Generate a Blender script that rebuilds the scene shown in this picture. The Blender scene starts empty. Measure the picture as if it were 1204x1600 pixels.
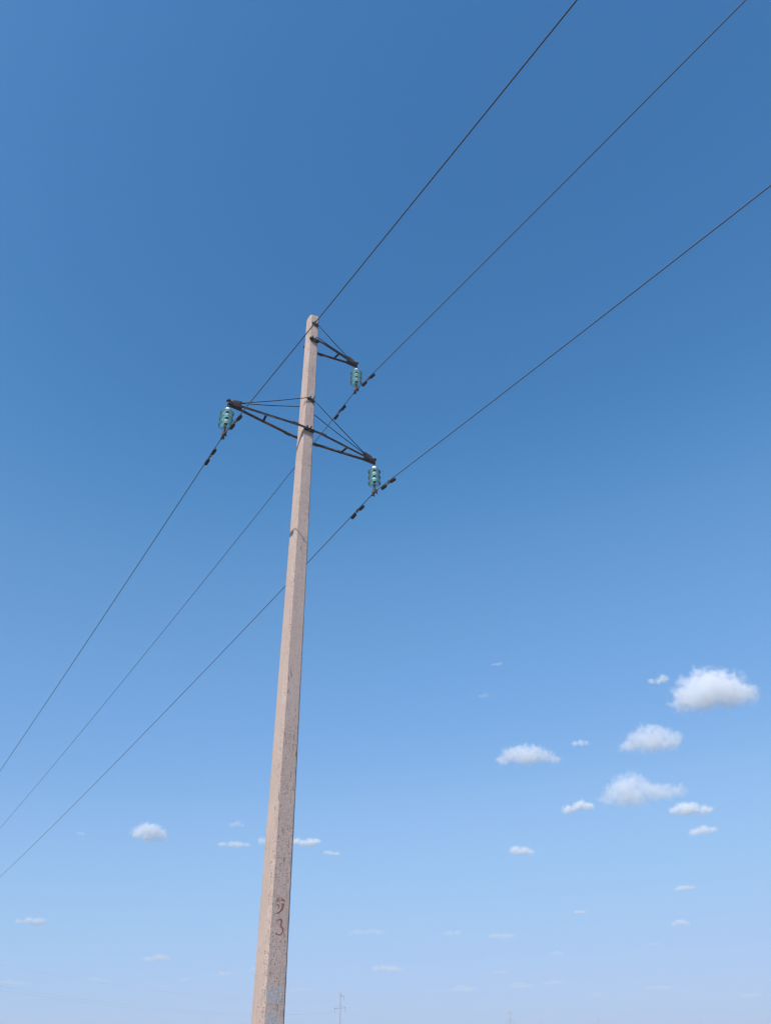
import bpy, bmesh, math, random
from mathutils import Vector, Matrix, noise

R = math.radians
scene = bpy.context.scene
col = scene.collection
rnd = random.Random(93)

# ------------------------------------------------------------------ camera
EYE = Vector((0.0, 0.0, 1.6))
PITCH, ROLL = 0.63124, 0.019425
cam_data = bpy.data.cameras.new('camera')
cam = bpy.data.objects.new('camera', cam_data)
col.objects.link(cam)
c_r = Vector((1, 0, 0)); c_u = Vector((0, -math.sin(PITCH), math.cos(PITCH))); c_f = Vector((0, math.cos(PITCH), math.sin(PITCH)))
ax = c_r * math.cos(ROLL) - c_u * math.sin(ROLL)
ay = c_r * math.sin(ROLL) + c_u * math.cos(ROLL)
cam.matrix_world = Matrix(((ax.x, ay.x, -c_f.x, EYE.x), (ax.y, ay.y, -c_f.y, EYE.y), (ax.z, ay.z, -c_f.z, EYE.z), (0, 0, 0, 1)))
cam_data.sensor_fit = 'VERTICAL'
cam_data.sensor_height = 24.0
cam_data.lens = 24.0 * 1158.86 / 1600.0
cam_data.clip_start = 0.05
cam_data.clip_end = 80000.0
scene.camera = cam

# ------------------------------------------------------------------ sky and sun
SUN_EL, SUN_AZ = R(41.5), R(29.75)          # azimuth from -Y towards -X: behind the viewer, to the left
to_sun = Vector((-math.sin(SUN_AZ) * math.cos(SUN_EL), -math.cos(SUN_AZ) * math.cos(SUN_EL), math.sin(SUN_EL)))
world = bpy.data.worlds.new('World'); scene.world = world
world.use_nodes = True
wn = world.node_tree; wn.nodes.clear()
sky = wn.nodes.new('ShaderNodeTexSky')
sky.sky_type = 'NISHITA'; sky.sun_disc = False
sky.sun_elevation = SUN_EL
sky.sun_rotation = math.pi + SUN_AZ
sky.altitude = 300.0
sky.air_density = 1.0; sky.dust_density = 0.6; sky.ozone_density = 8.0
bg = wn.nodes.new('ShaderNodeBackground'); bg.inputs['Strength'].default_value = 0.10
wo = wn.nodes.new('ShaderNodeOutputWorld')
# the camera's film response: one tone curve per channel on the physical sky, the same in every direction
dn = wn.nodes.new('ShaderNodeVectorMath'); dn.operation = 'SCALE'; dn.inputs['Scale'].default_value = 0.1
up_ = wn.nodes.new('ShaderNodeVectorMath'); up_.operation = 'SCALE'; up_.inputs['Scale'].default_value = 10.0
cv = wn.nodes.new('ShaderNodeRGBCurve')
TONE = [[(0, 0), (.042, .046), (.051, .066), (.065, .116), (.104, .191), (.156, .286), (.221, .342), (.332, .405), (.454, .455), (1, .60)],
        [(0, 0), (.087, .175), (.137, .306), (.215, .413), (.313, .520), (.417, .575), (.551, .60), (1, .70)],
        [(0, 0), (.203, .430), (.305, .631), (.449, .791), (.596, .875), (.706, .905), (1, .93)]]
for ch, pts_ in zip(cv.mapping.curves, TONE):
    while len(ch.points) < len(pts_): ch.points.new(.5, .5)
    for q, (a_, b_) in zip(ch.points, pts_): q.location = (a_, b_); q.handle_type = 'AUTO_CLAMPED'
cv.mapping.extend = 'HORIZONTAL'; cv.mapping.update()
wn.links.new(sky.outputs[0], dn.inputs[0]); wn.links.new(dn.outputs[0], cv.inputs['Color'])
wn.links.new(cv.outputs[0], up_.inputs[0]); wn.links.new(up_.outputs[0], bg.inputs['Color'])
wn.links.new(bg.outputs[0], wo.inputs['Surface'])

sun_data = bpy.data.lights.new('sun', 'SUN')
sun_data.energy = 4.8; sun_data.angle = R(0.53); sun_data.color = (1.0, 0.93, 0.84)
sun = bpy.data.objects.new('sun', sun_data); col.objects.link(sun)
sun.rotation_mode = 'QUATERNION'; sun.rotation_quaternion = to_sun.to_track_quat('Z', 'Y')
sun.location = (0, 0, 60)

scene.view_settings.view_transform = 'Standard'
scene.view_settings.look = 'None'
scene.view_settings.gamma = 1.0
scene.view_settings.exposure = 0.0
scene.view_settings.use_curve_mapping = False
cy = scene.cycles
cy.max_bounces = 22; cy.transmission_bounces = 10; cy.transparent_max_bounces = 40
cy.volume_bounces = 20; cy.volume_step_rate = 0.6
cy.use_adaptive_sampling = True; cy.adaptive_threshold = 0.01
cy.use_denoising = True
cy.pixel_filter_type = 'BLACKMAN_HARRIS'; cy.filter_width = 1.25
try:
    cy.denoiser = 'OPENIMAGEDENOISE'
except Exception:
    pass

# ------------------------------------------------------------------ helpers
def tag(o, label=None, cat=None, group=None, kind=None):
    if label: o['label'] = label
    if cat: o['category'] = cat
    if group: o['group'] = group
    if kind: o['kind'] = kind
    return o

def empty(name, loc=(0, 0, 0), rz=0.0):
    o = bpy.data.objects.new(name, None); col.objects.link(o)
    o.location = loc; o.rotation_euler = (0, 0, rz); o.empty_display_size = 0.3
    return o

class MB:
    """collects vertices and faces; build() links them as one mesh object"""
    def __init__(s): s.v = []; s.f = []; s.m = []; s.smooth = []
    def add(s, vs, fs, mi=0, smooth=False):
        b = len(s.v); s.v += [tuple(v) for v in vs]
        for f in fs:
            s.f.append(tuple(i + b for i in f)); s.m.append(mi); s.smooth.append(smooth)
    def box(s, c, size, rot=None, mi=0, bev=0.0):
        c = Vector(c); hx, hy, hz = [x / 2 for x in size]
        if bev <= 0:
            vs = [Vector((x * hx, y * hy, z * hz)) for x in (-1, 1) for y in (-1, 1) for z in (-1, 1)]
            fs = [(0, 1, 3, 2), (4, 6, 7, 5), (0, 4, 5, 1), (2, 3, 7, 6), (0, 2, 6, 4), (1, 5, 7, 3)]
        else:
            bm = bmesh.new(); bmesh.ops.create_cube(bm, size=1.0)
            for v in bm.verts: v.co = Vector((v.co.x * 2 * hx, v.co.y * 2 * hy, v.co.z * 2 * hz))
            bmesh.ops.bevel(bm, geom=bm.edges[:], offset=bev, segments=1, affect='EDGES')
            bm.verts.index_update()
            vs = [v.co.copy() for v in bm.verts]; fs = [tuple(v.index for v in f.verts) for f in bm.faces]; bm.free()
        if rot is not None: vs = [rot @ v for v in vs]
        s.add([v + c for v in vs], fs, mi)
    def beam(s, a, b, w, h, mi=0, up=(0, 0, 1), bev=0.0):
        a = Vector(a); b = Vector(b); x = (b - a); L = x.length; x.normalize()
        y = Vector(up).cross(x); y.normalize(); z = x.cross(y)
        s.box((a + b) / 2, (L, w, h), Matrix((x, y, z)).transposed(), mi, bev)
    def tube(s, pts, r, n=8, mi=0, caps=True, smooth=True):
        pts = [Vector(p) for p in pts]; rs = r if isinstance(r, (list, tuple)) else [r] * len(pts)
        t0 = (pts[1] - pts[0]).normalized()
        ref = Vector((0, 0, 1)) if abs(t0.z) < 0.9 else Vector((1, 0, 0))
        nrm = t0.cross(ref).normalized()
        vs = []
        for i, p in enumerate(pts):
            t = (pts[min(i + 1, len(pts) - 1)] - pts[max(i - 1, 0)]).normalized()
            nrm = (nrm - t * nrm.dot(t)).normalized(); bi = t.cross(nrm)
            for k in range(n):
                a = 2 * math.pi * k / n
                vs.append(p + (nrm * math.cos(a) + bi * math.sin(a)) * rs[i])
        fs = []
        for i in range(len(pts) - 1):
            for k in range(n):
                k2 = (k + 1) % n
                fs.append((i * n + k, i * n + k2, (i + 1) * n + k2, (i + 1) * n + k))
        s.add(vs, fs, mi, smooth)
        if caps:
            s.add(vs[:n], [tuple(range(n))[::-1]], mi); s.add(vs[-n:], [tuple(range(n))], mi)
    def lathe(s, prof, n=24, c=(0, 0, 0), mi=0, closed=False):
        c = Vector(c); vs = []
        for r, z in prof:
            for k in range(n):
                a = 2 * math.pi * k / n
                vs.append(c + Vector((r * math.cos(a), r * math.sin(a), z)))
        m = len(prof); fs = []
        for i in range(m if closed else m - 1):
            j = (i + 1) % m
            for k in range(n):
                k2 = (k + 1) % n
                fs.append((i * n + k, i * n + k2, j * n + k2, j * n + k))
        s.add(vs, fs, mi, True)
    def sweep(s, pts, prof, mi=0):
        """profile (side, up) swept along a roughly level polyline, closed"""
        pts = [Vector(p) for p in pts]; n = len(prof); vs = []
        for i, p in enumerate(pts):
            t = (pts[min(i + 1, len(pts) - 1)] - pts[max(i - 1, 0)]).normalized()
            sd = t.cross(Vector((0, 0, 1))).normalized(); up = sd.cross(t)
            for a, b in prof: vs.append(p + sd * a + up * b)
        fs = [(i * n + k, i * n + (k + 1) % n, (i + 1) * n + (k + 1) % n, (i + 1) * n + k) for i in range(len(pts) - 1) for k in range(n)]
        fs += [tuple(range(n))[::-1], tuple((len(pts) - 1) * n + k for k in range(n))]
        s.add(vs, fs, mi)
    def mesh(s, name, mats):
        me = bpy.data.meshes.new(name); me.from_pydata(s.v, [], s.f)
        for m in (mats if isinstance(mats, (list, tuple)) else [mats]): me.materials.append(m)
        me.polygons.foreach_set('material_index', s.m); me.polygons.foreach_set('use_smooth', s.smooth)
        me.update()
        bm = bmesh.new(); bm.from_mesh(me); bmesh.ops.remove_doubles(bm, verts=bm.verts, dist=1e-5)
        bmesh.ops.recalc_face_normals(bm, faces=bm.faces); bm.to_mesh(me); bm.free()
        return me
    def build(s, name, mats, parent=None):
        o = bpy.data.objects.new(name, s.mesh(name, mats)); col.objects.link(o); o.parent = parent
        return o

def copy_tree(o, parent=None):
    c = o.copy(); col.objects.link(c); c.parent = parent
    for ch in list(o.children):
        if not ch.get('marking'): copy_tree(ch, c)
    return c

# ------------------------------------------------------------------ materials
class NT:
    def __init__(s, name):
        s.m = bpy.data.materials.new(name); s.m.use_nodes = True; s.t = s.m.node_tree
        s.t.nodes.clear(); s.out = s.n('ShaderNodeOutputMaterial')
    def n(s, t, **kw):
        x = s.t.nodes.new(t)
        for k, v in kw.items(): setattr(x, k, v)
        return x
    def l(s, a, b): s.t.links.new(a, b)
    def val(s, sock, v):
        if isinstance(v, bpy.types.NodeSocket): s.l(v, sock)
        else: sock.default_value = v
    def math(s, op, a, b=0.0, c=None, clamp=False):
        x = s.n('ShaderNodeMath', operation=op); x.use_clamp = clamp
        s.val(x.inputs[0], a); s.val(x.inputs[1], b)
        if c is not None: s.val(x.inputs[2], c)
        return x.outputs[0]
    def vmath(s, op, a, b):
        x = s.n('ShaderNodeVectorMath', operation=op); s.val(x.inputs[0], a); s.val(x.inputs[1], b)
        return x.outputs[1] if op == 'LENGTH' else x.outputs[0]
    def noise(s, vec, scale, detail=3, rough=0.55):
        x = s.n('ShaderNodeTexNoise'); x.inputs['Scale'].default_value = scale
        x.inputs['Detail'].default_value = detail; x.inputs['Roughness'].default_value = rough
        s.l(vec, x.inputs['Vector']); return x.outputs['Fac']
    def ramp(s, fac, lo, hi, a=0.0, b=1.0):
        x = s.n('ShaderNodeMapRange'); x.interpolation_type = 'SMOOTHSTEP'
        s.val(x.inputs[0], fac); x.inputs[1].default_value = lo; x.inputs[2].default_value = hi
        x.inputs[3].default_value = a; x.inputs[4].default_value = b
        return x.outputs[0]
    def mix(s, fac, a, b):
        x = s.n('ShaderNodeMix', data_type='RGBA'); s.val(x.inputs['Factor'], fac)
        s.val(x.inputs[6], a if isinstance(a, bpy.types.NodeSocket) else (*a, 1)); s.val(x.inputs[7], b if isinstance(b, bpy.types.NodeSocket) else (*b, 1))
        return x.outputs[2]
    def obj(s, scale=(1, 1, 1)):
        tc = s.n('ShaderNodeTexCoord'); mp = s.n('ShaderNodeMapping'); mp.inputs['Scale'].default_value = scale
        s.l(tc.outputs['Object'], mp.inputs['Vector']); return mp.outputs[0]
    def bsdf(s, colr, rough=0.8, metal=0.0, spec=0.3):
        b = s.n('ShaderNodeBsdfPrincipled'); s.val(b.inputs['Base Color'], colr if isinstance(colr, bpy.types.NodeSocket) else (*colr, 1))
        s.val(b.inputs['Roughness'], rough); b.inputs['Metallic'].default_value = metal; b.inputs['Specular IOR Level'].default_value = spec
        s.l(b.outputs[0], s.out.inputs['Surface']); return b
    def bump(s, b, h, strength, dist):
        x = s.n('ShaderNodeBump'); x.inputs['Strength'].default_value = strength; x.inputs['Distance'].default_value = dist
        s.l(h, x.inputs['Height']); s.l(x.outputs[0], b.inputs['Normal'])

def concrete(name, base, pits, grain, blot):
    m = NT(name); P = m.obj()
    big = m.noise(P, 1.3, 4, .6); mid = m.noise(P, 9, 4, .6); fine = m.noise(P, 120, 3, .7)
    streak = m.noise(m.obj((14, 14, .8)), 1.0, 3, .6)
    c = m.mix(m.ramp(big, .3, .7), tuple(x * .93 for x in base), tuple(x * 1.05 for x in base))
    c = m.mix(m.math('MULTIPLY', m.ramp(streak, .45, .72), .38), c, (base[0] * .72, base[1] * .70, base[2] * .70))
    c = m.mix(m.math('MULTIPLY', m.ramp(mid, .5, .72), .35 * blot), c, (base[0] * .62, base[1] * .60, base[2] * .60))
    mott = m.noise(P, 48, 4, .65)
    c = m.mix(m.math('MULTIPLY', m.ramp(mott, .50, .66), 1.0 * grain), c, (base[0] * .60, base[1] * .58, base[2] * .58))
    c = m.mix(m.math('MULTIPLY', m.ramp(mott, .46, .32), .8 * grain), c, (base[0] * 1.18, base[1] * 1.18, base[2] * 1.18))
    c = m.mix(m.math('MULTIPLY', m.ramp(fine, .42, .7), .8 * grain), c, (base[0] * .58, base[1] * .56, base[2] * .56))
    # exposed pale aggregate
    v2 = m.n('ShaderNodeTexVoronoi'); v2.inputs['Scale'].default_value = 70; m.l(P, v2.inputs['Vector'])
    sep2 = m.n('ShaderNodeSeparateColor'); m.l(v2.outputs['Color'], sep2.inputs[0])
    pale = m.math('MULTIPLY', m.ramp(v2.outputs['Distance'], .42, .25), m.ramp(sep2.outputs[0], .86, .9))
    c = m.mix(m.math('MULTIPLY', pale, .75 * grain), c, (.62, .56, .50))
    # air holes left by the formwork
    v = m.n('ShaderNodeTexVoronoi'); v.inputs['Scale'].default_value = 34; v.inputs['Randomness'].default_value = 1.0; m.l(P, v.inputs['Vector'])
    sep = m.n('ShaderNodeSeparateColor'); m.l(v.outputs['Color'], sep.inputs[0])
    patch = m.ramp(m.noise(P, 2.2, 2), .35, .6)
    hole = m.math('MULTIPLY', m.ramp(v.outputs['Distance'], .34, .18), m.ramp(sep.outputs[1], 1 - .48 * pits, 1 - .40 * pits))
    hole = m.math('MULTIPLY', hole, patch)
    c = m.mix(m.math('MULTIPLY', hole, .8), c, (.15, .115, .105))
    # short vertical cracks and rust-dark scabs, only where the casting was poor
    ck = m.math('MULTIPLY', m.ramp(m.noise(m.obj((38, 38, 5.5)), 1.0, 2, .5), .63, .68), m.ramp(m.noise(P, .9, 2), .44, .54))
    hc = m.math('MULTIPLY', m.ramp(m.noise(m.obj((6, 6, 52)), 1.0, 2, .5), .69, .73), m.ramp(m.noise(P, 1.1, 2), .46, .54))
    ck = m.math('MAXIMUM', ck, m.math('MULTIPLY', hc, .7))
    c = m.mix(m.math('MULTIPLY', ck, .6 * min(1, pits)), c, (.09, .065, .06))
    h = m.math('SUBTRACT', m.math('MULTIPLY', fine, .35 * grain + .1), hole)
    b = m.bsdf(c, .92, 0, .15); m.bump(b, h, .8, .006)
    return m.m

M_SMOOTH = concrete('cast_concrete_smooth', (.505, .396, .345), .30, .30, .4)
M_ROUGH = concrete('cast_concrete_pitted', (.535, .419, .380), 1.0, .75, .8)
M_EDGE = concrete('cast_concrete_edge', (.515, .405, .354), .8, .7, .6)

def metal_paint(name, base, rust, amt, rough=.6):
    m = NT(name); P = m.obj()
    c = m.mix(m.math('MULTIPLY', m.ramp(m.noise(P, 7, 4, .65), .45, .65), amt), base, rust)
    c = m.mix(m.math('MULTIPLY', m.ramp(m.noise(P, 60, 3), .5, .7), .4), c, tuple(x * .6 for x in base))
    b = m.bsdf(c, rough, 0, .35); m.bump(b, m.noise(P, 90, 2), .3, .002)
    return m.m
M_STEEL = metal_paint('rusty_dark_steel', (.012, .009, .012), (.085, .050, .046), .65)
M_RUST = metal_paint('pinkish_rusted_steel', (.045, .028, .030), (.20, .125, .115), .9)
M_FITTING = metal_paint('brown_fitting_steel', (.060, .040, .036), (.20, .12, .095), .6)
M_WEIGHT = metal_paint('dark_damper_iron', (.007, .006, .010), (.020, .015, .018), .5)

m = NT('aluminium_strand'); P = m.obj()
b = m.bsdf(m.mix(m.noise(P, 2.0, 2), (.058, .068, .100), (.085, .098, .140)), .38, 0.0, .6); M_WIRE = m.m

m = NT('galvanised_cap'); P = m.obj()
b = m.bsdf(m.mix(m.ramp(m.noise(P, 25, 3), .4, .7), (.90, .90, .90), (.78, .78, .77)), .35, .0, .5); M_CAP = m.m

m = NT('teal_glass')                              # pressed glass: clear teal, slightly milky, fresnel reflections
tr = m.n('ShaderNodeBsdfTransparent'); tr.inputs['Color'].default_value = (.79, .985, .965, 1)
tl = m.n('ShaderNodeBsdfTranslucent'); tl.inputs['Color'].default_value = (.58, .98, .94, 1)
df = m.n('ShaderNodeBsdfDiffuse'); df.inputs['Color'].default_value = (.58, .98, .94, 1)
gl = m.n('ShaderNodeBsdfGlossy'); gl.inputs['Roughness'].default_value = .03
m1 = m.n('ShaderNodeMixShader'); m1.inputs[0].default_value = .5; m.l(tl.outputs[0], m1.inputs[1]); m.l(df.outputs[0], m1.inputs[2])
m2 = m.n('ShaderNodeMixShader'); m2.inputs[0].default_value = .24; m.l(tr.outputs[0], m2.inputs[1]); m.l(m1.outputs[0], m2.inputs[2])
fr = m.n('ShaderNodeFresnel'); fr.inputs['IOR'].default_value = 1.45
m3 = m.n('ShaderNodeMixShader'); m.l(fr.outputs[0], m3.inputs[0]); m.l(m2.outputs[0], m3.inputs[1]); m.l(gl.outputs[0], m3.inputs[2])
m.l(m3.outputs[0], m.out.inputs['Surface']); M_GLASS = m.m

def worn_paint(name, colr, scale, lo, hi, cover):
    m = NT(name); P = m.obj()
    n1 = m.noise(P, scale, 4, .7)
    c = m.mix(m.ramp(m.noise(P, 30, 3), .35, .7), colr, tuple(x * .8 for x in colr))
    b = m.n('ShaderNodeBsdfPrincipled'); m.l(c, b.inputs['Base Color']); b.inputs['Roughness'].default_value = .8
    b.inputs['Specular IOR Level'].default_value = .2
    m.l(m.math('MULTIPLY', m.ramp(n1, lo, hi), cover), b.inputs['Alpha'])
    m.l(b.outputs[0], m.out.inputs['Surface']); return m.m
M_RED = worn_paint('worn_red_paint', (.34, .125, .135), 90, .12, .42, .88)
M_GREY = worn_paint('worn_grey_paint', (.575, .575, .615), 70, .20, .66, .84)

# ------------------------------------------------------------------ ground
m = NT('dry_steppe_ground'); P = m.obj()
c = m.mix(m.ramp(m.noise(P, .05, 4), .35, .65), (.19, .165, .10), (.14, .13, .075))
c = m.mix(m.ramp(m.noise(P, 3.0, 5, .7), .4, .65), c, (.25, .21, .14))
c = m.mix(m.ramp(m.noise(P, 40, 3), .5, .7), c, (.10, .085, .05))
b = m.bsdf(c, .95, 0, .1); m.bump(b, m.noise(P, 12, 5, .7), .8, .08)
gm = MB(); rings = [0, 3, 6, 10, 16, 25, 40, 70, 120, 220, 400, 800, 1600, 3200, 5600, 8000]; NS = 48
vs = [(0, 0, 0)]; fs = []
for i, r in enumerate(rings[1:]):
    for k in range(NS):
        a = 2 * math.pi * k / NS; x, y = r * math.cos(a), r * math.sin(a)
        z = 0.10 * noise.noise(Vector((x * .06, y * .06, 0))) - .03 if 4 < r < 500 else (-.02 if r < 500 else 0)
        vs.append((x, y, z))
for k in range(NS): fs.append((0, 1 + k, 1 + (k + 1) % NS))
for i in range(len(rings) - 2):
    for k in range(NS):
        a0 = 1 + i * NS; fs.append((a0 + k, a0 + NS + k, a0 + NS + (k + 1) % NS, a0 + (k + 1) % NS))
gm.add(vs, fs, 0, True)
tag(gm.build('ground', m.m), kind='structure')

# ------------------------------------------------------------------ the concrete pole
PHI = 0.58769                                    # crossarms lie along local X, the line along local Y
BASE = Vector((-1.559, 11.0, 0.0))
TOP = 15.13
LA, LC, LB = 1.642, 1.6135, 1.1557               # arm reach: lower arm both ways, upper arm one way
Z_LOW, Z_UP = 11.600, 14.262
Z_TIE_LOW, Z_TIE_UP = 12.458, 14.813
S_LEN = 0.797
def half(z): return .1724 - .004167 * z

def make_shaft(parent):
    mb = MB(); zs = [-.6]; z = 0.0
    while z < TOP - .35: zs.append(z); z += .055
    zs += [TOP - .30, TOP - .2, TOP - .12, TOP - .06, TOP - .02, TOP]
    prof_n = 0; rings_ = []
    for z in zs:
        hy = half(max(z, 0)); hx = hy + .005; ch = .047 - .0010 * max(z, 0); cr_ = ch + .012
        k = 1.0
        if z > TOP - .13: k = 1 - .07 * ((z - TOP + .13) / .13) ** 2
        pts = [(-hx + ch, -hy), (hx - ch, -hy), (hx, -hy + cr_), (hx, hy - ch), (hx - ch, hy), (-hx + ch, hy), (-hx, hy - ch), (-hx, -hy + ch)]
        ring = []
        for i, (x, y) in enumerate(pts):
            j = .0035 * noise.noise(Vector((i * 7.3, z * 3.1, 1.7))) + .0025 * noise.noise(Vector((i * 3.3, z * 11.0, 9.2)))
            zz = z + ((.02 * noise.noise(Vector((i * 2.1, 4.4, 0))) + .16 * x) * max(0, (z - TOP + .13) / .13) if z > TOP - .13 else 0)
            j += .003 * noise.noise(Vector((i * 5.1, z * 27.0, 4.2)))
            q = Vector((x + (j * 1.5 if i in (0, 1, 4, 5) else 0), y + (j * 1.5 if i in (2, 3, 6, 7) else 0), 0)) * k
            ring.append((q.x, q.y, zz))
        rings_.append(ring)
    vs = [p for r in rings_ for p in r]
    # 0 front(pitted) 1 corner 2 side 3 corner 4 back 5 corner 6 side 7 corner
    mat_of = [1, 2, 0, 2, 1, 2, 0, 2]
    for i in range(len(zs) - 1):
        for k in range(8):
            k2 = (k + 1) % 8
            q = [i * 8 + k, i * 8 + k2, (i + 1) * 8 + k2, (i + 1) * 8 + k]
            b = len(mb.v); mb.add([vs[t] for t in q], [(0, 1, 2, 3)], mat_of[k])
    mb.add(rings_[-1] + [(.02, .01, TOP + .014)], [(k, (k + 1) % 8, 8) for k in range(8)], 2)
    mb.add(rings_[0], [tuple(range(8))[::-1]], 2)
    return mb.build('shaft', [M_SMOOTH, M_ROUGH, M_EDGE], parent)

L_PROF = [(0, -.028), (.006, -.028), (.006, .022), (.046, .022), (.046, .028), (0, .028)]
L_LOW = [(0, -.036), (.052, -.036), (.052, -.030), (.006, -.030), (.006, .034), (0, .034)]
L_BACK = [(-a, b) for a, b in L_PROF][::-1]

def arm(parent, z, xl, xr, two_sided):
    """crossarm: two steel angles hugging the pole, meeting at the tips"""
    hy = half(z) + .004; hx = half(z) + .008
    core = MB()                                   # through bolts and saddle plates on the pole
    for sx in (-1, 1):
        core.tube([(sx * .062, -hy - .082, z), (sx * .062, hy + .082, z)], .011, 8)
        for sy in (-1, 1):
            core.tube([(sx * .062, sy * (hy + .054), z), (sx * .062, sy * (hy + .074), z)], .021, 6)
            core.box((sx * .062, sy * (hy + .026), z + .004), (.10, .05, .050), bev=.002)
    core.box((.02, -hy - .058, z + .045), (.028, .03, .07), Matrix.Rotation(.35, 3, 'Y'), bev=.003)
    core.box((-.06, -hy - .055, z + .04), (.03, .022, .05), bev=.003)
    a = core.build('crossarm', M_STEEL, parent)
    x0 = -hx - .02 if two_sided else -.075
    for sy, prof in ((-1, L_BACK), (1, L_PROF)):
        pts = []
        if two_sided: pts += [(-xl, sy * .050, z), (-xl + .25, sy * .052, z)]
        else: pts += [(-.02 if sy > 0 else x0, sy * (hy + .050), z)]
        if two_sided: pts += [(-hx - .10, sy * (hy + .050), z)]
        pts += [(hx + .10, sy * (hy + .050), z), (xr - .25, sy * .052, z), (xr, sy * .050, z)]
        mb = MB(); mb.sweep([Vector(p) for p in pts], [q for q in (L_BACK if sy < 0 else L_LOW)])
        mb.build('crossarm_bar', M_STEEL if sy < 0 else M_RUST, a)
    ends = [(1, xr)] + ([(-1, xl)] if two_sided else [])
    for s, L in ends:
        sp = MB(); xs = L - .73 if two_sided else L - .52
        f = (xs - hx - .1) / (L - .25 - hx - .1); yy = (hy + .050) * (1 - f) + .052 * f - .02
        sp.beam((s * xs, -yy - .02, z - .034), (s * (xs - .03), yy + .02, z - .034), .045, .012)
        sp.build('spacer', M_STEEL, a)
        for sy in (-1, 1):
            sp = MB(); xs2 = hx + .17; f = .06 / (L - .35 - hx); yy = (hy + .050) * (1 - f) + .052 * f + .008
            sp.beam((s * (xs2 - .05), sy * (yy + .004), z - .002), (s * (xs2 + .07), sy * (yy - .006), z - .002), .012, .066)
            sp.build('splice_plate', M_FITTING if sy > 0 else M_STEEL, a)
        t = MB()                                   # gusset between the two bars at the tip, with its bolt head
        t.box((s * (L - .13), 0, z - .034), (.26, .098, .010), bev=.002)
        t.box((s * (L - .13), 0, z + .034), (.22, .098, .010), bev=.002)
        t.tube([(s * (L + .005), 0, z - .07), (s * (L + .005), 0, z + .085)], .014, 8)
        t.box((s * (L + .008), 0, z + .062), (.06, .075, .040), Matrix.Rotation(.4, 3, 'Z'), bev=.006)
        t.box((s * (L - .015), 0, z - .003), (.05, .055, .05), bev=.004)
        t.build('end_fitting', M_STEEL, a)
        k = MB()                                   # lug the tie rods are bolted to
        for sy in (-1, 1): k.beam((s * (L - .07), sy * .022, z + .075), (s * (L - .255), sy * .022, z + .125), .010, .055)
        k.box((s * (L - .09), 0, z + .062), (.05, .052, .07), bev=.003)
        k.tube([(s * (L - .23), -.045, z + .118), (s * (L - .23), .045, z + .118)], .012, 8)
        k.build('tie_bracket', M_FITTING, a)
    return a

def ties(parent, z, zarm, ends):
    hy = half(z) + .004; hx = half(z)
    cl = MB()
    for sy in (-1, 1):
        cl.box((0, sy * (hy + .014), z), (.15, .026, .055), bev=.004)
        cl.box((.06, sy * (hy + .02), z - .03), (.05, .03, .06), Matrix.Rotation(.5, 3, 'Y'), bev=.004)
        cl.tube([(-.03, sy * (hy + .02), z), (-.03, sy * (hy + .085), z + .01)], .013, 8)
        cl.tube([(.045, sy * (hy + .02), z + .01), (.055, sy * (hy + .05), z + .035), (.062, sy * (hy + .055), z + .085)], .011, 8)
    cl.tube([(-.03, -hy - .05, z), (-.03, hy + .05, z)], .012, 8)
    cl.build('tie_clamp', M_STEEL, parent)
    for s, L in ends:
        for sy in (-1, 1):
            r = MB()
            x0 = Vector((s * .06, sy * (hy + .03), z - .002)); xe = Vector((s * (hx + .02), sy * (hy + .028), z - .045))
            x1 = Vector((s * (L - .235), sy * .006, zarm + .118))
            mid = (x0 + x1) / 2 + Vector((0, 0, -.012))
            r.tube([x0, mid, x1], .0085, 8)
            r.build('tie_rod', M_STEEL, parent)

pole = empty('concrete_power_pole', BASE, PHI)
shaft = make_shaft(pole)
arm(pole, Z_LOW, LA, LC, True)
arm(pole, Z_UP, 0, LB, False)
ties(pole, Z_TIE_LOW, Z_LOW, [(-1, LA), (1, LC)])
ties(pole, Z_TIE_UP, Z_UP, [(1, LB)])
tag(pole, 'tall tapered concrete power pole with red stencilled number 93 near its foot', 'power pole', 'concrete poles of the power line')

# painted marks on the front face
DIG = {'digit_nine': [
 [(-0.0645, 3.2404), (-0.052, 3.2671), (-0.0363, 3.2895), (-0.0246, 3.2893), (-0.0316, 3.2662), (-0.0324, 3.2379), (-0.0555, 3.2363)],
 [(-0.0014, 3.2919), (0.0201, 3.2769), (0.0474, 3.2646), (0.0657, 3.254), (0.0457, 3.247), (0.0108, 3.2446), (0.0003, 3.2684)],
 [(-0.0614, 3.2149), (-0.042, 3.2115), (-0.0174, 3.192), (-0.0193, 3.1779), (-0.0369, 3.1814), (-0.0525, 3.1967)],
 [(0.0096, 3.2196), (0.0533, 3.2211), (0.0499, 3.1871), (0.0406, 3.1538), (0.0136, 3.1242), (-0.0254, 3.1055), (-0.056, 3.0912), (-0.0625, 3.1009), (-0.0375, 3.1126), (-0.0099, 3.1296), (0.0055, 3.1562), (0.0136, 3.1894)]],
 'digit_three': [
 [(-0.0549, 3.0028), (-0.0367, 3.0267), (-0.0034, 3.041), (0.0283, 3.0419), (0.0393, 3.0241), (0.0373, 2.9965), (0.0278, 2.9686), (0.0434, 2.9512), (0.0658, 2.9342), (0.0612, 2.9022), (0.0489, 2.8745), (0.0301, 2.8578), (-0.0007, 2.8505), (-0.0296, 2.8572), (-0.0545, 2.8716), (-0.0456, 2.8811), (-0.0219, 2.8688), (0.0041, 2.8633), (0.0273, 2.8726), (0.0389, 2.8943), (0.0385, 2.9237), (0.0212, 2.941), (0.0018, 2.9558), (0.0096, 2.9813), (0.0151, 3.009), (0.0036, 3.0244), (-0.0193, 3.0231), (-0.0385, 3.0128)]]}
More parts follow.
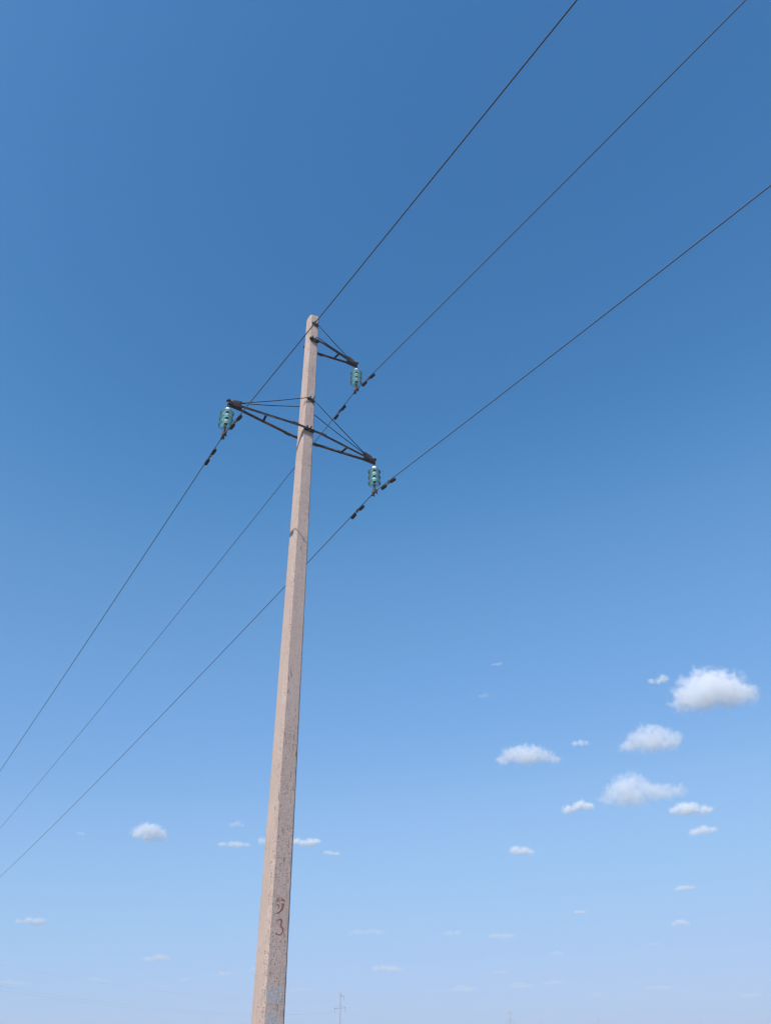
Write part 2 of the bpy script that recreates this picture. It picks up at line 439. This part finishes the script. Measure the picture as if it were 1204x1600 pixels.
def mark(name, polys, mat, label, off=.0014):
    mb = MB()
    for pl in polys: mb.add([(x, -half(z) - off, z) for x, z in pl], [tuple(range(len(pl)))])
    o = mb.build(name, mat, shaft); o['label'] = label; o['marking'] = 1
    return o
mark('digit_nine', DIG['digit_nine'], M_RED, 'faded red stencilled digit 9')
mark('digit_three', DIG['digit_three'], M_RED, 'faded red stencilled digit 3')
def blob(pl, n=18, j=.013):
    out = []
    for i in range(len(pl)):
        a = Vector(pl[i]); b = Vector(pl[(i + 1) % len(pl)])
        for k in range(n):
            p = a.lerp(b, k / n); q = (noise.noise(Vector((p.x * 45, p.y * 45, 3.0))) + .6 * noise.noise(Vector((p.x * 170, p.y * 170, 8.0)))) * j
            out.append((p.x + q, p.y - q * .8))
    return out
mark('paint_patch', [blob([(-0.126, 2.2951), (0.0893, 2.3136), (0.0868, 2.1149), (-0.1153, 2.1044)])], M_GREY, 'pale grey painted square')
mark('paint_patch', [blob([(-0.113, 2.0454), (-0.0199, 2.0516), (0.0773, 1.9986), (0.0905, 1.88), (-0.1092, 1.86)])], M_GREY, 'pale grey worn paint smear')

# ------------------------------------------------------------------ the rest of the line
D_LINE = Vector((math.sin(PHI), -math.cos(PHI), 0))
FAR = [('behind', BASE + D_LINE * 164.0, PHI), ('corner', BASE - D_LINE * 115.0 + Vector((0, 0, .86)), PHI),
       ('f1', Vector((-14.72, 238.75, .17)), R(-26.8)), ('f2', Vector((46.4, 365.0, .17)), R(-27.6)), ('f3', Vector((106.9, 476.7, .17)), R(-28.6))]
FAR_LABEL = {'behind': 'concrete power pole at the far end of the overhead span',
             'corner': 'concrete power pole where the line turns',
             'f1': 'distant power pole standing first along the hazy line, its crossarms clearly visible',
             'f2': 'faint distant power pole midway along the hazy line, only its head above the skyline',
             'f3': 'faintest and farthest power pole of the hazy line, just a short stub'}
far_poles = {}
for key, loc, rz in FAR:
    c = copy_tree(pole); c.location = loc; c.rotation_euler = (0, 0, rz)
    c['label'] = FAR_LABEL[key]; far_poles[key] = c

# ------------------------------------------------------------------ insulator strings
TIPS = {'a': Vector((-LA, 0, Z_LOW)), 'b': Vector((LB, 0, Z_UP)), 'c': Vector((LC, 0, Z_LOW))}
def to_world(loc, rz, v): return Vector(loc) + Matrix.Rotation(rz, 3, 'Z') @ v

DISC_R = .131
SHELL = [(.044, .018), (.066, .012), (.094, -.004), (.115, -.022), (.127, -.040), (DISC_R, -.054), (.127, -.057), (.116, -.042),
         (.094, -.024), (.090, -.050), (.084, -.050), (.080, -.022), (.050, -.014), (.034, -.012), (.034, .012)]
def insulator(loc, rz):
    r = empty('insulator_string', loc, rz)
    h = MB()
    h.tube([(-.02, 0, .02), (-.022, 0, -.06), (-.012, 0, -.095), (.012, 0, -.095), (.022, 0, -.06), (.02, 0, .02)], .009, 8)
    h.tube([(0, -.018, -.075), (0, -.02, -.13), (0, 0, -.155), (0, .02, -.13), (0, .018, -.075)], .009, 8)
    h.build('shackle', M_FITTING, r)
    for i in range(3):
        z0 = -.225 - .150 * i
        d = MB(); d.lathe(SHELL, 32, (0, 0, z0), closed=True); g = d.build('glass_disc', M_GLASS, r)
        cp = MB(); cp.lathe([(0, .092), (.026, .090), (.038, .078), (.044, .056), (.048, .036), (.056, .024), (.056, .012), (.048, .004), (.030, .002), (0, .002)], 20, (0, 0, z0 + .006))
        cp.build('cap', M_CAP, g)
        pn = MB(); pn.lathe([(0, .0), (.026, .0), (.030, -.014), (.014, -.020), (.012, -.052), (.018, -.058), (0, -.060)], 14, (0, 0, z0 - .006))
        pn.build('pin', M_FITTING, g)
    e = MB()
    e.lathe([(0, .045), (.022, .045), (.027, .03), (.022, 0), (.014, -.01), (.012, -.05), (0, -.055)], 14, (0, 0, -.640))
    e.box((0, 0, -.70), (.040, .016, .085), bev=.003); e.tube([(-.032, 0, -.735), (.032, 0, -.735)], .010, 8)
    e.build('ball_socket', M_FITTING, r)
    c = MB()                                        # boat shaped suspension clamp with two U bolts
    for sx in (-1, 1): c.box((sx * .023, 0, -.755), (.008, .05, .085), bev=.002)
    n = 7; pts = [(0, -.105 + .21 * i / (n - 1), -S_LEN - .012 - .035 * abs(-1 + 2 * i / (n - 1)) ** 2 + .008) for i in range(n)]
    c.tube(pts, [.013, .022, .026, .028, .026, .022, .013], 8)
    for sy in (-1, 1):
        c.box((0, sy * .05, -S_LEN + .022), (.062, .034, .018), bev=.003)
        for sx in (-1, 1):
            c.tube([(sx * .024, sy * .05, -S_LEN + .05), (sx * .024, sy * .05, -S_LEN - .075)], .0075, 6)
            c.tube([(sx * .024, sy * .05, -S_LEN - .06), (sx * .024, sy * .05, -S_LEN - .042)], .015, 6)
    c.build('suspension_clamp', M_FITTING, r)
    return r
INS_LABEL = {'a': 'teal glass insulator string under the lower crossarm tip whose wire crosses the pole top',
             'b': 'teal glass insulator string hanging from the short upper crossarm',
             'c': 'teal glass insulator string under the lower crossarm tip whose wire passes behind the pole shaft'}
for k in 'abc':
    o = insulator(to_world(BASE, PHI, TIPS[k]), PHI)
    tag(o, INS_LABEL[k], 'insulator', 'glass insulator strings')
fm = MB()
fm.tube([(0, 0, .02), (0, 0, -S_LEN)], .016, 6)
for i in range(3): fm.lathe([(0, .06), (.04, .05), (.045, .02), (DISC_R, -.05), (.11, -.06), (.03, -.02), (0, -.02)], 12, (0, 0, -.225 - .15 * i), 1)
fm.box((0, 0, -S_LEN), (.06, .2, .06))
far_ins = fm.mesh('insulator_string', [M_FITTING, M_GLASS])
for key, loc, rz in FAR:
    for k in 'abc':
        o = bpy.data.objects.new('insulator_string', far_ins); col.objects.link(o)
        o.location = to_world(loc, rz, TIPS[k]); o.rotation_euler = (0, 0, rz)
        w = {'behind': 'pole ending the overhead span', 'corner': 'pole where the line turns', 'f1': 'clearest of the distant poles',
             'f2': 'faint middle one of the distant poles', 'f3': 'faintest farthest pole'}[key]
        tag(o, 'tiny insulator string on the %s crossarm of the %s' % ('upper' if k == 'b' else 'lower', w), 'insulator', 'insulator strings on the ' + w)

# ------------------------------------------------------------------ conductors
M_L, K_L, M_R, K_R = -.059859, .00058554, -.140307, .00085682
def clampz(p): return p - Vector((0, 0, S_LEN))
WIRE_LABEL = {'a': 'power line wire crossing in front of the pole top', 'b': 'power line wire carried by the short upper crossarm',
              'c': 'power line wire passing behind the pole shaft below both crossarms'}
def wire_pt(k, t):
    """point on the near conductor, t metres along the line (towards the viewer positive)"""
    p = clampz(to_world(BASE, PHI, TIPS[k])) + D_LINE * t
    p.z += (M_R * t + K_R * t * t) if t > 0 else (-M_L * t + K_L * t * t)
    return p
for k in 'abc':
    pts = []
    t = 164.0
    ts = [164, 150, 135, 120, 105, 90, 75, 62, 50, 42, 36, 30, 26, 22, 19, 16, 13, 11, 9, 7, 5.5, 4, 3, 2, 1.2, .6, .25, .08, 0,
          -.08, -.25, -.6, -1.2, -2, -3.5, -5, -8, -12, -16, -20, -25, -30, -36, -44, -52, -60, -70, -80, -90, -100, -108, -115]
    pts = [wire_pt(k, float(t)) for t in ts]
    ends = [clampz(to_world(loc, rz, TIPS[k])) for key, loc, rz in FAR]
    pts[0] = ends[0]; pts[-1] = ends[1]
    seq = ends[1:]
    for a, b2 in zip(seq[:-1], seq[1:]):
        L = (b2 - a).length; sag = .00050 * L * L / 4
        for i in range(1, 25):
            f = i / 24; p = a.lerp(b2, f); p.z -= 4 * sag * f * (1 - f); pts.append(p)
    nn = len(ts); mb = MB(); mb.tube(pts, [.0088] * nn + [.0042] * (len(pts) - nn), 8)
    tag(mb.build('conductor_wire', M_WIRE), WIRE_LABEL[k], 'wire', 'conductors of the power line')

# ------------------------------------------------------------------ vibration dampers on the conductors
def damper(k, t):
    p = wire_pt(k, t); q = wire_pt(k, t + .05) - wire_pt(k, t - .05); q.normalize()
    r = empty('vibration_damper', p); r.rotation_mode = 'QUATERNION'; r.rotation_quaternion = q.to_track_quat('Y', 'Z')
    c = MB(); c.box((0, 0, -.022), (.030, .042, .075), bev=.004); c.box((0, 0, .004), (.036, .036, .028), bev=.004)
    c.tube([(-.026, 0, -.03), (.026, 0, -.03)], .009, 6); c.build('clamp', M_FITTING, r)
    m_ = MB(); m_.tube([(0, -.17, -.052), (0, -.08, -.047), (0, 0, -.045), (0, .08, -.047), (0, .17, -.052)], .0075, 6); m_.build('messenger_cable', M_FITTING, r)
    for s in (-1, 1):
        w = MB(); w.tube([(0, s * .075, -.060), (0, s * .085, -.060), (0, s * .11, -.061), (0, s * .20, -.064), (0, s * .228, -.065), (0, s * .238, -.065)], [.014, .028, .033, .034, .032, .020], 12)
        w.build('weight', M_WEIGHT, r)
    return r
DAMP = {'a': (.575, -.61), 'b': (.52, -.71), 'c': (.52, -.655)}
DW = {'a': 'the wire that crosses the pole top', 'b': 'the upper crossarm wire', 'c': 'the wire passing behind the shaft'}
for k in 'abc':
    for i, t in enumerate(DAMP[k]):
        tag(damper(k, t), 'dumbbell damper on %s, span %s' % (DW[k], ('rising overhead', 'falling to the horizon')[i]), 'damper', 'vibration dampers beside the insulators')

# ------------------------------------------------------------------ haze over the plain
m = NT('haze_air'); pv = m.n('ShaderNodeVolumePrincipled')
pv.inputs['Color'].default_value = (.78, .88, 1.0, 1); pv.inputs['Density'].default_value = .0017; pv.inputs['Anisotropy'].default_value = 0.0
m.l(pv.outputs[0], m.out.inputs['Volume'])
hz = MB(); hz.box((0, 0, 8.2), (16400, 16400, 18.8))
tag(hz.build('haze', m.m), kind='stuff')

# ------------------------------------------------------------------ clouds: lumpy bodies of water droplets 1.3 km up
CLOUDS = [(1460, 3205, 1302, 367, 170, 0.97), (1163, 3056, 1302, 95, 49, 0.5), (1363, 3844, 1302, 335, 141, 0.9), (741, 4054, 1302, 350, 106, 0.95),
 (999, 3863, 1302, 91, 45, 0.42), (1556, 4788, 1302, 520, 184, 0.9), (1245, 5142, 1302, 235, 90, 0.8), (1985, 5225, 1302, 345, 118, 0.85),
 (2294, 5836, 1302, 185, 75, 0.6), (1048, 6433, 1302, 193, 75, 0.6), (-1726, 5628, 1302, 264, 119, 0.95), (-1191, 5974, 1302, 237, 62, 0.65),
 (-1064, 5405, 1302, 122, 49, 0.22), (-647, 5978, 1302, 240, 88, 0.85), (-960, 5910, 1302, 104, 79, 0.4), (-486, 6367, 1302, 112, 42, 0.45),
 (-2206, 5571, 1302, 77, 42, 0.2), (-4163, 9603, 1302, 326, 118, 0.65), (447, 2865, 1302, 53, 18, 0.22), (427, 3205, 1302, 63, 25, 0.12),
 (2927, 8253, 1302, 217, 52, 0.45), (2164, 9733, 1302, 131, 59, 0.4), (3688, 10884, 1302, 202, 73, 0.4), (802, 11397, 1302, 292, 97, 0.35),
 (1489, 11768, 1302, 474, 116, 0.35), (-375, 11096, 1302, 503, 110, 0.25), (-142, 16269, 1302, 552, 153, 0.42), (-3819, 13847, 1302, 379, 116, 0.42),
 (-3265, 16671, 1302, 338, 147, 0.3), (-4258, 17790, 1302, 356, 112, 0.22), (-6050, 17681, 1302, 542, 123, 0.22), (-7768, 17753, 1302, 624, 147, 0.25),
 (1667, 22166, 1302, 770, 217, 0.28), (3100, 21459, 1302, 679, 185, 0.25), (3736, 20617, 1302, 561, 115, 0.2), (2695, 14250, 1302, 228, 82, 0.2),
 (2116, 17568, 1302, 333, 99, 0.2), (6847, 23110, 1302, 737, 201, 0.25), (10963, 27497, 1302, 733, 188, 0.22), (-2609, 16008, 1302, 210, 111, 0.28),
 (3971, 13131, 1302, 187, 69, 0.15), (5871, 25953, 1302, 474, 191, 0.15), (-2316, 21744, 1302, 629, 160, 0.2)]
CLOUD_LABEL = {0: 'largest white cumulus cloud, domed, highest of the big clouds', 2: 'broad ragged white cloud just below the largest cloud',
 3: 'long flat white cloud by itself, lower than the ragged broad cloud', 5: 'wide two lobed cloud lowest of the big group', 6: 'small puff beside the two lobed cloud',
 7: 'flat puff trailing below the two lobed cloud', 10: 'bright compact cloud alone on the side of the falling wires', 11: 'thin flat cloud strip next to the pole shaft',
 13: 'small bright cloud touching the pole shaft edge', 17: 'low lens shaped cloud under the bright compact cloud'}
SMALL_LABEL = {1: 'small torn wisp beside the dome of the largest cloud', 4: 'tiny wisp between the long flat cloud and the ragged broad cloud',
 8: 'small flat wisp beneath the puff trailing below the two lobed cloud', 9: 'small lone puff below the long flat cloud',
 12: 'faint smudge of cloud just above the thin flat strip by the shaft', 14: 'faint puff tucked behind the shaft edge next to the thin flat strip',
 15: 'tiny puff beside the small bright cloud that touches the shaft', 16: 'faint smudge of cloud between the falling wires and the bright compact cloud',
 18: 'tiny faint wisp highest of all the clouds', 19: 'barely visible wisp just under the tiny highest one',
 20: 'short thin cloud dash, upper of two under the flat wisp', 21: 'tiny pale dot of cloud in the gap between lone puff and low veils', 22: 'short pale cloud dash, lower of two under the flat wisp'}
# rounded heads: (x, z, size) across the width, -1..1 and 0..1
HEADS = {0: [(-.62, .30, .42), (-.42, .62, .44), (-.12, .72, .48), (.16, .70, .46), (.42, .48, .46), (.66, .30, .36), (.0, .32, .62), (-.3, .25, .55), (.88, .10, .20), (.4, .2, .5)],
 2: [(-.70, .22, .32), (-.35, .48, .42), (-.05, .62, .44), (.25, .55, .42), (.58, .35, .36), (.80, .46, .18), (0, .25, .6), (.45, .18, .42)],
 3: [(-.72, .32, .30), (-.42, .55, .42), (-.10, .60, .44), (.22, .55, .42), (.52, .35, .36), (.80, .14, .26), (0, .25, .5)],
 5: [(-.78, .18, .26), (-.48, .40, .42), (-.25, .72, .44), (-.02, .68, .30), (-.25, .25, .5), (.18, .42, .34), (.48, .38, .30), (.82, .34, .26), (.64, .26, .26), (.35, .22, .3)],
 10: [(-.62, .45, .44), (-.25, .62, .48), (.15, .58, .50), (.5, .42, .42), (-.1, .25, .5), (.82, .30, .16)]}

def cloud(i, x, y, z, w, h, op):
    rg = random.Random(i * 17 + 5)
    az = math.atan2(-x, y); el = math.atan2(z, math.hypot(x, y))
    if .36 < op < .8: w *= 1.16; h *= 1.12
    W = w * .5; Dp = W * .55; Hh = h * .92
    heads = HEADS.get(i)
    if not heads:
        n = 3 if w / h < 2.2 else 4; heads = []
        if op < .35: n += 1
        for k in range(n):
            fx = -.75 + 1.5 * (k + rg.uniform(.15, .85)) / n
            heads.append((fx, rg.uniform(.25, .6) * (1 - .35 * abs(fx)), rg.uniform(.28, .46) * (1 - .25 * abs(fx))))
    puffs = []
    for fx, fz, s in heads:
        c = Vector((fx * W, rg.uniform(-.35, .35) * Dp, (fz - .40) * Hh))
        k_ = 1.18 if op > .6 else 1.45
        r = Vector((s * W * k_, max(s * Dp * 1.8, .4 * Dp) * k_, max(s * Hh * .95, .26 * Hh) * k_))
        puffs.append((c, r))
    # hull: sampled from the puffs, a little wider than the vapour
    bm = bmesh.new()
    for c, r in puffs:
        mt = Matrix.Translation(c) @ Matrix.Diagonal((*(r * 1.2), 1))
        bmesh.ops.create_icosphere(bm, subdivisions=2, radius=1.0, matrix=mt)
    res = bmesh.ops.convex_hull(bm, input=bm.verts)
    bmesh.ops.delete(bm, geom=[g for g in res['geom_interior'] if isinstance(g, bmesh.types.BMVert)], context='VERTS')
    loose = [e for e in bm.edges if not e.link_faces]
    bmesh.ops.delete(bm, geom=loose, context='EDGES')
    hull = [f for f in res['geom'] if isinstance(f, bmesh.types.BMFace) and f.is_valid]
    keep = set(hull); bmesh.ops.delete(bm, geom=[f for f in bm.faces if f not in keep], context='FACES')
    bmesh.ops.delete(bm, geom=[v for v in bm.verts if not v.link_faces], context='VERTS')
    bmesh.ops.recalc_face_normals(bm, faces=bm.faces)
    me = bpy.data.meshes.new('cloud'); bm.to_mesh(me); bm.free()
    # vapour
    m = NT('cloud_vapour'); tc = m.n('ShaderNodeTexCoord'); P = tc.outputs['Object']
    wob = m.n('ShaderNodeTexNoise'); wob.inputs['Scale'].default_value = 3.2 / h; wob.inputs['Detail'].default_value = 3
    sh = m.n('ShaderNodeVectorMath', operation='ADD'); sh.inputs[1].default_value = (i * 913.0, i * 377.0, 0); m.l(P, sh.inputs[0])
    m.l(sh.outputs[0], wob.inputs['Vector'])
    off = m.vmath('SUBTRACT', wob.outputs['Color'], (.5, .5, .5)); off = m.vmath('MULTIPLY', off, (h * .42, h * .42, h * .36))
    Q = m.vmath('ADD', P, off); d = None
    for c, r in puffs:
        q = m.vmath('DIVIDE', m.vmath('SUBTRACT', Q, tuple(c)), tuple(r))
        ln = m.n('ShaderNodeVectorMath', operation='LENGTH'); m.l(q, ln.inputs[0])
        d = ln.outputs['Value'] if d is None else m.math('SMOOTH_MIN', d, ln.outputs['Value'], .12)
    fine = m.noise(sh.outputs[0], 5.2 / h, 6, .60)
    f = m.math('ADD', m.math('SUBTRACT', 1.0, d), m.math('MULTIPLY', m.math('SUBTRACT', fine, .56), 1.95 if op > .6 else 1.9))
    dens = m.ramp(f, 0.0, .60 if op > .6 else .75)
    sz = m.n('ShaderNodeSeparateXYZ'); m.l(Q, sz.inputs[0])
    flat = m.ramp(sz.outputs['Z'], -.60 * Hh, -.18 * Hh)
    tau = -math.log(1 - op) * (.58 if op > .88 else 1.5 if op > .6 else 2.2 if op > .37 else 1.75)
    rho = tau / (Dp * 1.1)
    pv = m.n('ShaderNodeVolumePrincipled'); pv.inputs['Color'].default_value = (.945, .966, 1.0, 1); pv.inputs['Anisotropy'].default_value = -.22
    m.l(m.math('MULTIPLY', m.math('MULTIPLY', dens, flat), rho), pv.inputs['Density'])
    m.l(pv.outputs[0], m.out.inputs['Volume'])
    me.materials.append(m.m)
    o = bpy.data.objects.new('cloud', me); col.objects.link(o); o.location = (x, y, z); o.rotation_euler = (0, 0, az)
    lab = CLOUD_LABEL.get(i) or SMALL_LABEL.get(i)
    if lab: tag(o, lab, 'cloud', 'fair weather clouds')
    elif op >= .38 and el > R(5): tag(o, 'small stray white cloud wisp among the larger clouds', 'cloud', 'small stray wisps')
    else: tag(o, 'thin faint cloud veil in the pale blue sky', 'cloud', 'thin faint veils')
for i, cdef in enumerate(CLOUDS): cloud(i, *cdef)
